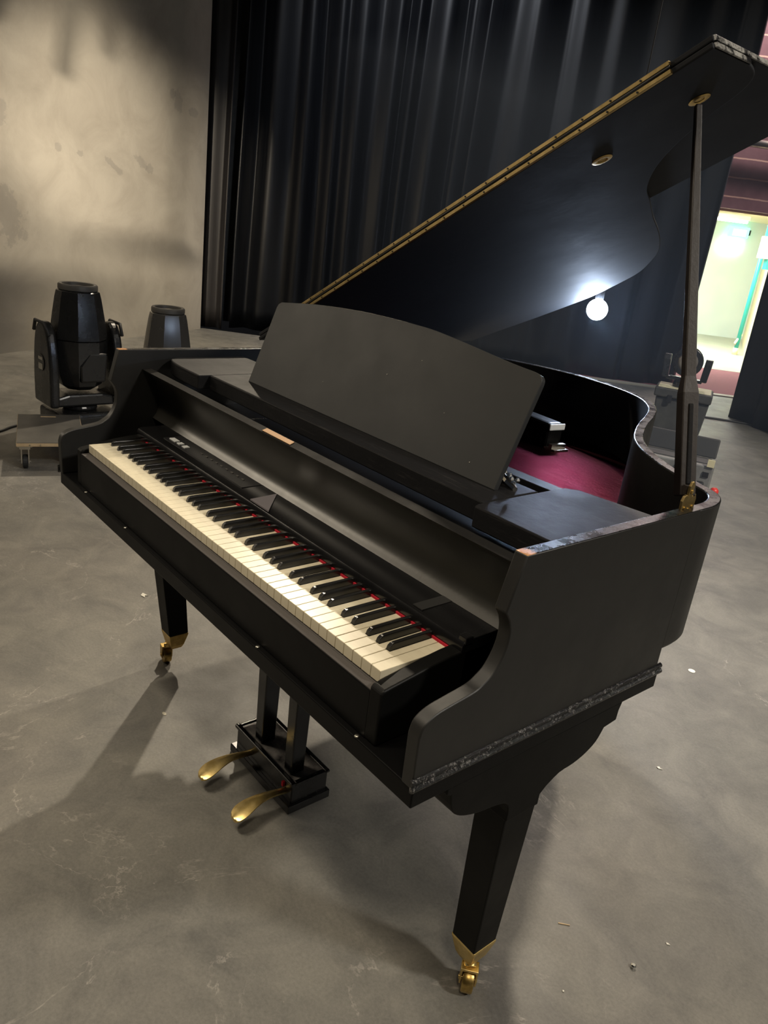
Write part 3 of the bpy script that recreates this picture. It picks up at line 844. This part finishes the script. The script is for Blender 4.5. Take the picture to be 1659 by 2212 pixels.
hz_m = bpy.data.materials.new('lamp_glow_haze'); hz_m.use_nodes = True  # haze volume added to give the lamp its glare halo
hn = hz_m.node_tree; hn.nodes.remove(hn.nodes['Principled BSDF'])
vs_ = hn.nodes.new('ShaderNodeVolumeScatter'); vs_.inputs['Color'].default_value = (.62, .76, 1, 1); vs_.inputs['Density'].default_value = .014; vs_.inputs['Anisotropy'].default_value = .2
hn.links.new(vs_.outputs[0], hn.nodes['Material Output'].inputs['Volume'])
bm = bmesh.new(); add_box(bm, -1.5, .95, 1.665, 3.4, .004, 2.2)
hz = recentre(obj('lamp_glow_haze', bm, hz_m)); hz['kind'] = 'stuff'; tag(hz, 'thin bluish haze box added for the glow around the hanging lamp beyond the piano', 'haze')

# ------------------------------------------------------------------ moving head lights (left)
def sec_oct(a):
    k = 8
    f = math.cos(PI / k) / math.cos(((a + PI / k) % (2 * PI / k)) - PI / k)
    return .1 + .9 * f
def moving_head(name, label, loc, rz, sc=(1, 1, 1), group=None, shell='fixture', base=True, dz=0, low=1.0):
    group = group or 'moving head stage lights'
    t = thing(name, label, 'stage light', loc, rz, group)
    a, b, c = sc
    def T(bm): bm.transform(Matrix.Translation((0, 0, dz)) @ Matrix.Diagonal((a, b, c, 1))); return bm
    if base:
        bm = bmesh.new(); add_box(bm, -.19, .19, -.15, .15, .02, .145)
        o = obj('base', T(bm), M['fixture'], t, world=False, bev=.02, seg=3)
        bm = bmesh.new(); add_box(bm, -.12, .16, -.155, -.149, .05, .12); obj('display', T(bm), M['gloss'], t, world=False, bev=.004)
    for sx in (-1, 1) if base else ():
        for sy in (-1, 1):
            bm = bmesh.new(); add_lathe(bm, [(.02, 0), (.024, .01), (.02, .025)], 12, (sx * .16, sy * .13, 0)); obj('foot', T(bm), M['rubber'], t, world=False)
    # yoke: crossbar and two tall curved arms
    bm = bmesh.new()
    add_lathe(bm, [(.10, .145), (.10, .175)], 24)
    yp = [(-.215, .20), (-.195, .178), (.195, .178), (.215, .20), (.16, .235), (.10, .250), (-.10, .250), (-.16, .235)]
    prism(yp, xz, -.10, .10, bm)
    obj('yoke_bar', T(bm), M['fixture'], t, world=False, bev=.012, seg=2)
    for s in (-1, 1):
        ap = [(-.13, .18), (.13, .18)] + catmull([(.13, .18), (.135, .34), (.12, .50), (.09, .605), (.035, .66), (-.035, .66), (-.09, .605), (-.12, .50), (-.135, .34), (-.13, .18)], 4)[1:-1]
        bm = prism(ap, yz, s * .166, s * .220)
        for v in bm.verts: v.co.z = .18 + (v.co.z - .18) * low
        arm_ = obj('yoke_arm', T(bm), M['fixture'], t, world=False, bev=.016, seg=3)
        bm = bmesh.new(); add_tube(bm, [(s * .215, -.115, .60), (s * .222, -.07, .662), (s * .222, .07, .662), (s * .215, .115, .60)], .010, 8)
        for v in bm.verts: v.co.z = .18 + (v.co.z - .18) * low
        obj('handle', T(bm), M['rubber'], arm_, world=False, smooth=True)
        bm = bmesh.new(); add_tube(bm, [(s * .216, 0, .43), (s * .224, 0, .43)], .05, 20); obj('pivot_cap', T(bm), M['gloss'], arm_, world=False)
        bm = bmesh.new(); add_box(bm, s * .2245 - .002, s * .2245 + .002, -.03, .03, .445, .462); add_box(bm, s * .2245 - .002, s * .2245 + .002, -.03, .03, .39, .425); obj('clip', T(bm), M['chrome'], arm_, world=False)
    # head: lower shell, seam, tapering upper shell, ring and lens
    bm = bmesh.new()
    add_lathe(bm, [(.02, .265), (.085, .272), (.125, .30), (.148, .36), (.157, .44), (.160, .52), (.159, .565)], 32, sec=sec_oct)
    hd = shade_auto(obj('head_lower_shell', T(bm), M['fixture'], t, world=False), 30)
    bm = bmesh.new()
    add_lathe(bm, [(.154, .566), (.161, .572), (.158, .60), (.144, .70), (.128, .80), (.119, .838), (.108, .845)], 32, sec=sec_oct)
    shade_auto(obj('head_upper_shell', T(bm), M[shell], t, world=False), 30)
    bm = bmesh.new()
    add_lathe(bm, [(.100, .842), (.110, .848), (.110, .872), (.104, .880), (.088, .878), (.084, .862), (.084, .850)], 32, cap=False)
    shade_auto(obj('lens_ring', T(bm), M['ring'], t, world=False), 40)
    bm = bmesh.new(); add_lathe(bm, [(.088, .852), (.075, .860), (.045, .866), (.008, .868)], 28); obj('lens', T(bm), M['lens'], t, world=False, smooth=True)
    # raised cover on the front of the lower shell
    bm = prism([(-.05, .33), (.10, .33), (.115, .50), (.00, .505), (-.055, .43)], lambda p, q: (p[0], q, p[1]), -.150, -.115)
    obj('shell_cover', T(bm), M['gloss'], t, world=False, bev=.012, seg=2)
    return t
R1 = math.atan2(.939, .344)
moving_head('moving_head_light', 'tall black moving head stage light standing on the floor behind the wooden dolly', (-2.73, .925, 0), R1 + .4)
moving_head('moving_head_light', 'moving head stage light half hidden behind the bass side of the piano rim', (-3.045, 1.63, 0), R1 + .15, shell='fixture2', base=False, dz=-.162, low=.82)

# wooden dolly
e1 = Vector((.285, .958, 0)); e2 = Vector((-.958, .285, 0))
dolly = thing('furniture_dolly', 'low wooden platform dolly with dark top and swivel casters at left', 'dolly', (-2.10 + .16 * .285 - .28 * .958, .386 + .16 * .958 + .28 * .285, 0), math.atan2(e1.y, e1.x))
bm = bmesh.new(); add_box(bm, -.165, .165, -.285, .285, .130, .1475); obj('plywood_board', bm, M['ply'], dolly, world=False, bev=.002)
bm = bmesh.new(); add_box(bm, -.163, .163, -.283, .283, .1476, .1500); obj('dark_top_sheet', bm, M['dollytop'], dolly, world=False)
obj('hand_slot', (lambda b: (add_box(b, -.045, .035, .225, .240, .1496, .1506), b)[1])(bmesh.new()), M['ply'], dolly, world=False, bev=.004)
for x, y in ((-.10, -.278), (-.05, -.278)):
    bm = bmesh.new(); add_tube(bm, [(x, -.2845, .139), (x, -.288, .139)], .004, 8); obj('screw', bm, M['screw'], dolly, world=False)
for sx in (-1, 1):
    for sy in (-1, 1):
        x, y = sx * .125 , sy * .235
        bm = bmesh.new(); add_box(bm, x - .035, x + .035, y - .035, y + .035, .122, .130); add_box(bm, x - .020, x - .0145, y - .022, y + .022, .03, .118); add_box(bm, x + .0145, x + .020, y - .022, y + .022, .03, .118); add_box(bm, x - .026, x + .026, y - .028, y + .028, .108, .124)
        add_tube(bm, [(x - .027, y, .036), (x + .027, y, .036)], .006, 8)
        cst = obj('caster_fork', bm, M['chrome'], dolly, world=False)
        bm = bmesh.new(); add_tube(bm, [(x - .013, y, .036), (x - .010, y, .036), (x + .010, y, .036), (x + .013, y, .036)], [.030, .036, .036, .030], 20); obj('caster_wheel', bm, M['rubber'], dolly, world=False, smooth=False)

def cable(name, label, pts, r=.006, group=None):
    bm = bmesh.new(); add_tube(bm, catmull(pts, 6), r, 8)
    o = obj(name, bm, M['cable'], smooth=True); tag(o, label, 'cable', group); return recentre(o)
cable('power_cable', 'black power cable running on the floor from left edge to the stage light', [(-2.72, .25, .007), (-2.79, .46, .007), (-2.87, .56, .007), (-2.91, .62, .007)], .008)
cable('floor_cable', 'thin black cable crossing the floor in front of the doorway', [(-2.5, 5.65, .008), (-2.03, 6.2, .008), (-1.77, 6.58, .008), (-1.43, 6.88, .008), (-1.2, 6.99, .008), (-.7, 7.25, .008)], .012)

# black cloth heap and pale floor sheet near the curtain
def heap(name, label, c, r, h, seed, mat):
    rnd = random.Random(seed)
    bm = bmesh.new(); bmesh.ops.create_grid(bm, x_segments=36, y_segments=36, size=1)
    fr = [(rnd.uniform(2, 7), rnd.uniform(2, 7), rnd.uniform(0, 6)) for _ in range(6)]
    for v in bm.verts:
        x, y = v.co.x, v.co.y; d = max(abs(x), abs(y)); e = math.hypot(x, y)
        k = max(0, 1 - e ** 2 * .9)
        z = sum(abs(math.sin(x * a + y * b + p)) for a, b, p in fr) / 6
        v.co.x = c[0] + x * r[0] * (1 + .12 * math.sin(y * 5 + seed)); v.co.y = c[1] + y * r[1] * (1 + .15 * math.sin(x * 6 + seed))
        v.co.z = .004 + h * k * z
    o = obj(name, bm, mat, smooth=True); o.modifiers.new('s', 'SOLIDIFY').thickness = .004
    tag(o, label, 'cloth'); return recentre(o)
heap('black_cloth', 'crumpled black cloth heaped on the floor in front of the curtain', (-5.2, 4.3), (.42, .36), .20, 5, M['cloth'])

# ------------------------------------------------------------------ right: trunk with small light, open case
c2 = Vector((-1.3 - 1.9624, 5.6 + .7012, 0)).normalized(); lat = Vector((c2.y, -c2.x, 0))
RC = math.atan2(lat.y, lat.x)
trunk = thing('equipment_trunk', 'dark equipment trunk with pale top standing before the doorway, small light on it', 'trunk', tuple(Vector((-1.3, 5.6, 0)) - lat * .10 + c2 * .12), RC)
bm = prism([(-.19, .0), (.20, .0), (.225, .31), (-.215, .31)], xz, -.14, .14); obj('trunk_body', bm, M['case'], trunk, world=False, bev=.01)
bm = bmesh.new(); add_box(bm, -.235, .235, -.165, .165, .312, .392); obj('trunk_lid', bm, M['case'], trunk, world=False, bev=.012)
bm = bmesh.new(); add_box(bm, -.215, .215, -.15, .15, .392, .398); obj('pale_top_sheet', bm, M['case_top'], trunk, world=False, bev=.002)
for x in (-.1, .12):
    bm = bmesh.new(); add_box(bm, x - .02, x + .02, -.176, -.160, .27, .34); obj('latch', bm, M['dark'], trunk, world=False, bev=.004)

sm_l = tuple(Vector((-1.3, 5.6, .3985)) - lat * .13 + c2 * .12)
sm = thing('small_moving_light', 'small round moving head light sitting on top of the dark trunk', 'stage light', sm_l, RC)
bm = bmesh.new(); add_lathe(bm, [(.075, 0), (.08, .01), (.072, .055), (.05, .065)], 20); obj('base', bm, M['fixture'], sm, world=False, smooth=True)
for s in (-1, 1):
    bm = prism([(-.035, .07), (.035, .07), (.04, .22), (.025, .265), (-.025, .265), (-.04, .22)], yz, s * .14, s * .20); 
    for v in bm.verts:
        if v.co.z < .1: v.co.x *= .93
    obj('yoke_arm', bm, M['fixture'], sm, world=False, bev=.008)
bm = bmesh.new(); add_box(bm, -.15, .15, -.03, .03, .055, .085); obj('yoke_bar', bm, M['fixture'], sm, world=False, bev=.006)
bm = bmesh.new(); add_lathe(bm, [(.095, -.09), (.115, -.05), (.125, .0), (.125, .055), (.115, .06)], 28)
bm.transform(Matrix.Translation((0, 0, .225)) @ Matrix.Rotation(math.radians(90), 4, 'X')); obj('head', bm, M['fixture'], sm, world=False, smooth=True)
bm = bmesh.new(); add_lathe(bm, [(.09, .058), (.06, .066), (.01, .07)], 24)
bm.transform(Matrix.Translation((0, 0, .225)) @ Matrix.Rotation(math.radians(90), 4, 'X')); obj('lens', bm, M['lens'], sm, world=False, smooth=True)

c3 = Vector((-.5 - 1.9624, 4.2 + .7012, 0)).normalized(); lat3 = Vector((c3.y, -c3.x, 0)); R3 = math.atan2(lat3.y, lat3.x)
oc = thing('open_equipment_case', 'open grey plastic equipment case with black lid raised on the floor behind the piano', 'case', tuple(Vector((-.5, 4.2, 0)) - lat3 * .085), R3)
bm = bmesh.new(); add_box(bm, -.26, .25, -.02, .22, .01, .17); obj('case_body', bm, M['crate'], oc, world=False, bev=.012)
for k in range(4):
    z = .128 - k * .014
    bm = bmesh.new(); add_box(bm, .0, .13, -.027, -.018, z - .003, z + .003); obj('rib', bm, M['dark'], oc, world=False)
bm = bmesh.new()
for (x0, x1, z0, z1) in ((-.25, -.10, .060, .078), (-.09, .02, .058, .076), (.03, .14, .055, .076), (.06, .14, .028, .036), (-.2, -.13, .03, .038), (.185, .225, .09, .125)):
    add_box(bm, x0, x1, -.026, -.018, z0, z1)
obj('dark_slots', bm, M['dark'], oc, world=False)
bm = prism([(.215, .17), (.235, .17), (.285, .30), (.265, .30)], lambda p, t: (t, p[0], p[1]), -.26, .25); obj('raised_lid', bm, M['rubber'], oc, world=False, bev=.01)
bm = bmesh.new(); add_box(bm, -.235, .225, .02, .19, .171, .176); obj('inner_tray', bm, M['case'], oc, world=False)
bm = bmesh.new(); add_box(bm, .20, .245, -.03, -.018, .165, .215); obj('cream_tag', bm, M['tag'], oc, world=False)
bm = bmesh.new(); add_box(bm, .16, .21, -.06, -.02, .0, .06); obj('corner_foot', bm, M['dark'], oc, world=False, bev=.01)
coil = thing('cable_coil', 'coil of black cable lying in front of the open case', 'cable', tuple(Vector((-.40, 4.03, 0)) + lat3 * .03), R3)
bm = bmesh.new()
for k in range(4):
    R_0 = .11 - .012 * k
    add_tube(bm, [(R_0 * math.cos(t * PI / 12), .7 * R_0 * math.sin(t * PI / 12), .01 + .012 * k) for t in range(25)], .008, 6)
obj('coil_loops', bm, M['cable'], coil, world=False, smooth=True)
kn = recentre(obj('red_plug', (lambda b: (add_lathe(b, [(.02, 0), (.028, .015), (.028, .05), (.014, .065)], 12, tuple(Vector((-.26, 4.16, .0)))), b)[1])(bmesh.new()), M['red'], smooth=True))
tag(kn, 'small bright red plug on the floor just behind the treble corner of the piano', 'plug')

# ------------------------------------------------------------------ litter on the floor
def scrap(name, label, x, y, pts, h, mat, cat='litter', rz=0):
    bm = prism([(x + a * math.cos(rz) - b * math.sin(rz), y + a * math.sin(rz) + b * math.cos(rz)) for a, b in pts], xy, .0005, h)
    o = obj(name, bm, mat); tag(o, label, cat, 'litter scattered on the stage floor'); return recentre(o)
disc = [(.013 * math.cos(t * PI / 8), .013 * math.sin(t * PI / 8)) for t in range(16)]
scrap('white_disc', 'round white disc on the floor right of the piano', .871, 1.921, disc, .002, M['paper'])
scrap('paper_scrap', 'tiny torn white scrap on the floor right of the front leg', 1.127, 1.283, [(-.008, 0), (0, -.002), (.009, .006), (.002, .004), (-.004, .008)], .003, M['paper'])
scrap('pale_splinter', 'pale thin splinter on the floor beside the front leg', 1.319, .581, [(-.013, -.0012), (.013, -.001), (.013, .001), (-.013, .0012)], .002, M['ply'], rz=.75)
scrap('paper_scrap', 'tiny white flake on the floor near lower right, above the shiny nut', 1.486, .741, [(-.004, 0), (.0, -.003), (.006, .002), (0, .003)], .002, M['paper'])
scrap('paint_flake', 'pale paint flake on the floor left of the bass leg', -.546, .395, [(-.02, .004), (-.006, -.010), (.018, -.004), (.004, .002), (.008, .012)], .003, M['paper'])
scrap('white_fleck', 'tiny white fleck on the floor below the front caster wheel', 1.423, .446, [(-.0025, 0), (0, -.0025), (.0025, 0), (0, .0025)], .002, M['paper'])
scrap('grey_pebble_mark', 'small pale oval chip on the floor in front of the bass leg', .167, .151, [(.009 * math.cos(t * PI / 6), .005 * math.sin(t * PI / 6)) for t in range(12)], .0015, M['threshold'])
nt_ = recentre(obj('metal_nut', (lambda b: (add_lathe(b, [(.006, 0), (.0065, .002), (.0065, .006), (.004, .008)], 6, (1.475, .622, 0)), b)[1])(bmesh.new()), M['nut']))
tag(nt_, 'small shiny metal nut on the floor near the lower right', 'nut')

# unseen bar and strips, added only to cast shadow streaks on the pale wall
LW = Vector((-1.3, -1.5, 3.5))
def wpt(s_, z_, t): return LW + (wa + wd * s_ + Vector((0, 0, z_)) - LW) * t
tr = thing('shadow_bar', 'added unseen bar with black strips that cast shadows on the pale wall', 'shadow blocker', tuple(wpt(1.5, .66, .33)))
bm = bmesh.new(); add_tube(bm, [wpt(-1.5, .25, .33), wpt(4.6, .37, .33)], .04, 12); [add_tube(bm, [q_, Vector((q_.x, q_.y, 6.21))], .008, 6) for q_ in (wpt(-1.3, .25, .33), wpt(4.4, .37, .33))]; obj('bar', bm, M['case'], tr, smooth=True)
def strip(sa, za, sb, zb_, w0, w1, t):
    bm = bmesh.new()
    A = [wpt(sa - w0, za, t), wpt(sa + w0, za, t)]; B = [wpt(sb - w1, zb_, t), wpt(sb + w1, zb_, t)]
    f = [bm.verts.new(p) for p in (A[0], A[1], B[1], B[0])]; g = [bm.verts.new(p + Vector((-.015, -.008, 0))) for p in (A[0], A[1], B[1], B[0])]
    bm.faces.new(f); bm.faces.new(g[::-1])
    for k in range(4): bm.faces.new([f[k], g[k], g[(k + 1) % 4], f[(k + 1) % 4]])
    obj('shadow_strip', bm, M['cloth'], tr)
strip(1.0, 4.4, 1.95, 2.30, .16, .17, .42)
strip(.50, 4.4, .98, 2.0, .10, .09, .42)
strip(.18, 4.4, .35, 2.3, .05, .05, .42)

# ================================================================== LIGHTS
def spot(name, loc, target, power, col, angle, blend=.6, radius=.12):
    d = bpy.data.lights.new(name, 'SPOT'); d.energy = power; d.color = col; d.spot_size = math.radians(angle); d.spot_blend = blend; d.shadow_soft_size = radius
    o = bpy.data.objects.new(name, d); COL.objects.link(o); o.location = loc
    o.rotation_euler = (Vector(target) - Vector(loc)).to_track_quat('-Z', 'Y').to_euler()
    return o
def area(name, loc, target, power, col, sx, sy):
    d = bpy.data.lights.new(name, 'AREA'); d.energy = power; d.color = col; d.shape = 'RECTANGLE'; d.size = sx; d.size_y = sy
    o = bpy.data.objects.new(name, d); COL.objects.link(o); o.location = loc
    o.rotation_euler = (Vector(target) - Vector(loc)).to_track_quat('-Z', 'Y').to_euler()
    return o
WARM = (1, .86, .66); NEU = (1, .93, .82)
spot('spot_back_left', (-4.2, 3.55, 5.0), (.3, .1, 0), 950, WARM, 62, .8, .07)
spot('spot_back', (-1.1, 4.7, 5.8), (.3, .0, 0), 850, WARM, 50, .9, .12)
spot('spot_front', (.7, -1.9, 5.9), (.42, .08, .8), 230, WARM, 26, .95, .12)
spot('spot_right', (5.4, 2.2, 4.6), (1.2, .5, .6), 800, NEU, 50, .9, .3)
spot('spot_front_right', (3.4, -1.8, 5.6), (1.7, .1, .0), 330, WARM, 50, .95, .35)
spot('spot_top', (-.2, -2.2, 6.0), (1.1, -1.2, 0), 760, WARM, 46, .95, .4)
spot('spot_wall', LW, wa + wd * 2.7 + Vector((0, 0, 1.22)), 1150, WARM, 20, 1.0, .05)
spot('spot_wall_far', LW + Vector((.1, .25, 0)), wa + wd * .85 + Vector((0, 0, 1.50)), 1850, WARM, 23, 1.0, .05)
spot('spot_wall_low', (-3.4, 1.6, 5.9), (-5.7, 2.9, -.1), 1250, WARM, 36, 1.0, .2)
spot('spot_floor_left', (-3.2, -1.8, 5.6), (-4.8, 1.4, 0), 1300, WARM, 46, 1.0, .3)
spot('spot_right_floor', (4.2, 3.6, 5.6), (.5, 4.0, 0), 2100, NEU, 62, .95, .3)
area('side_wash', (-4.4, -2.9, 3.3), (.5, .2, .8), 72, WARM, 1.4, 1.4)
area('corridor_fill', AB(5.6, 12.0, 2.27), AB(5.9, 12.3, 0), 430, (.88, 1, .97), 1.0, 4.0)
area('side_stage_light', AB(4.6, 8.4, 5.9), AB(5.0, 8.9, 0), 190, (1, .85, .82), .6, .6)
spot('spot_curtain', (-3.6, 3.0, 5.9), (-5.1, 6.2, 1.5), 800, (.85, .9, 1), 70, .95, .05)
area('overhead_wash', (.5, -1.0, 6.1), (.3, .5, 0), 30, (1, .92, .8), 4, 3)

w = bpy.data.worlds.new('World'); S.world = w; w.use_nodes = True
w.node_tree.nodes['Background'].inputs[0].default_value = (.5, .5, .55, 1)
w.node_tree.nodes['Background'].inputs[1].default_value = .01

# ================================================================== CAMERA
cd = bpy.data.cameras.new('camera'); cam = bpy.data.objects.new('camera', cd); COL.objects.link(cam)
cam.location = (1.9624, -.7012, 1.4300); cam.rotation_euler = (1.2111, -.1206, .8838)
cd.sensor_fit = 'VERTICAL'; cd.sensor_height = 36; cd.lens = 1672.16 / 2212 * 36
cd.clip_start = .05
S.camera = cam
S.view_settings.view_transform = 'Standard'; S.view_settings.look = 'None'; S.view_settings.gamma = 1; S.view_settings.exposure = 0
S.view_settings.use_curve_mapping = False
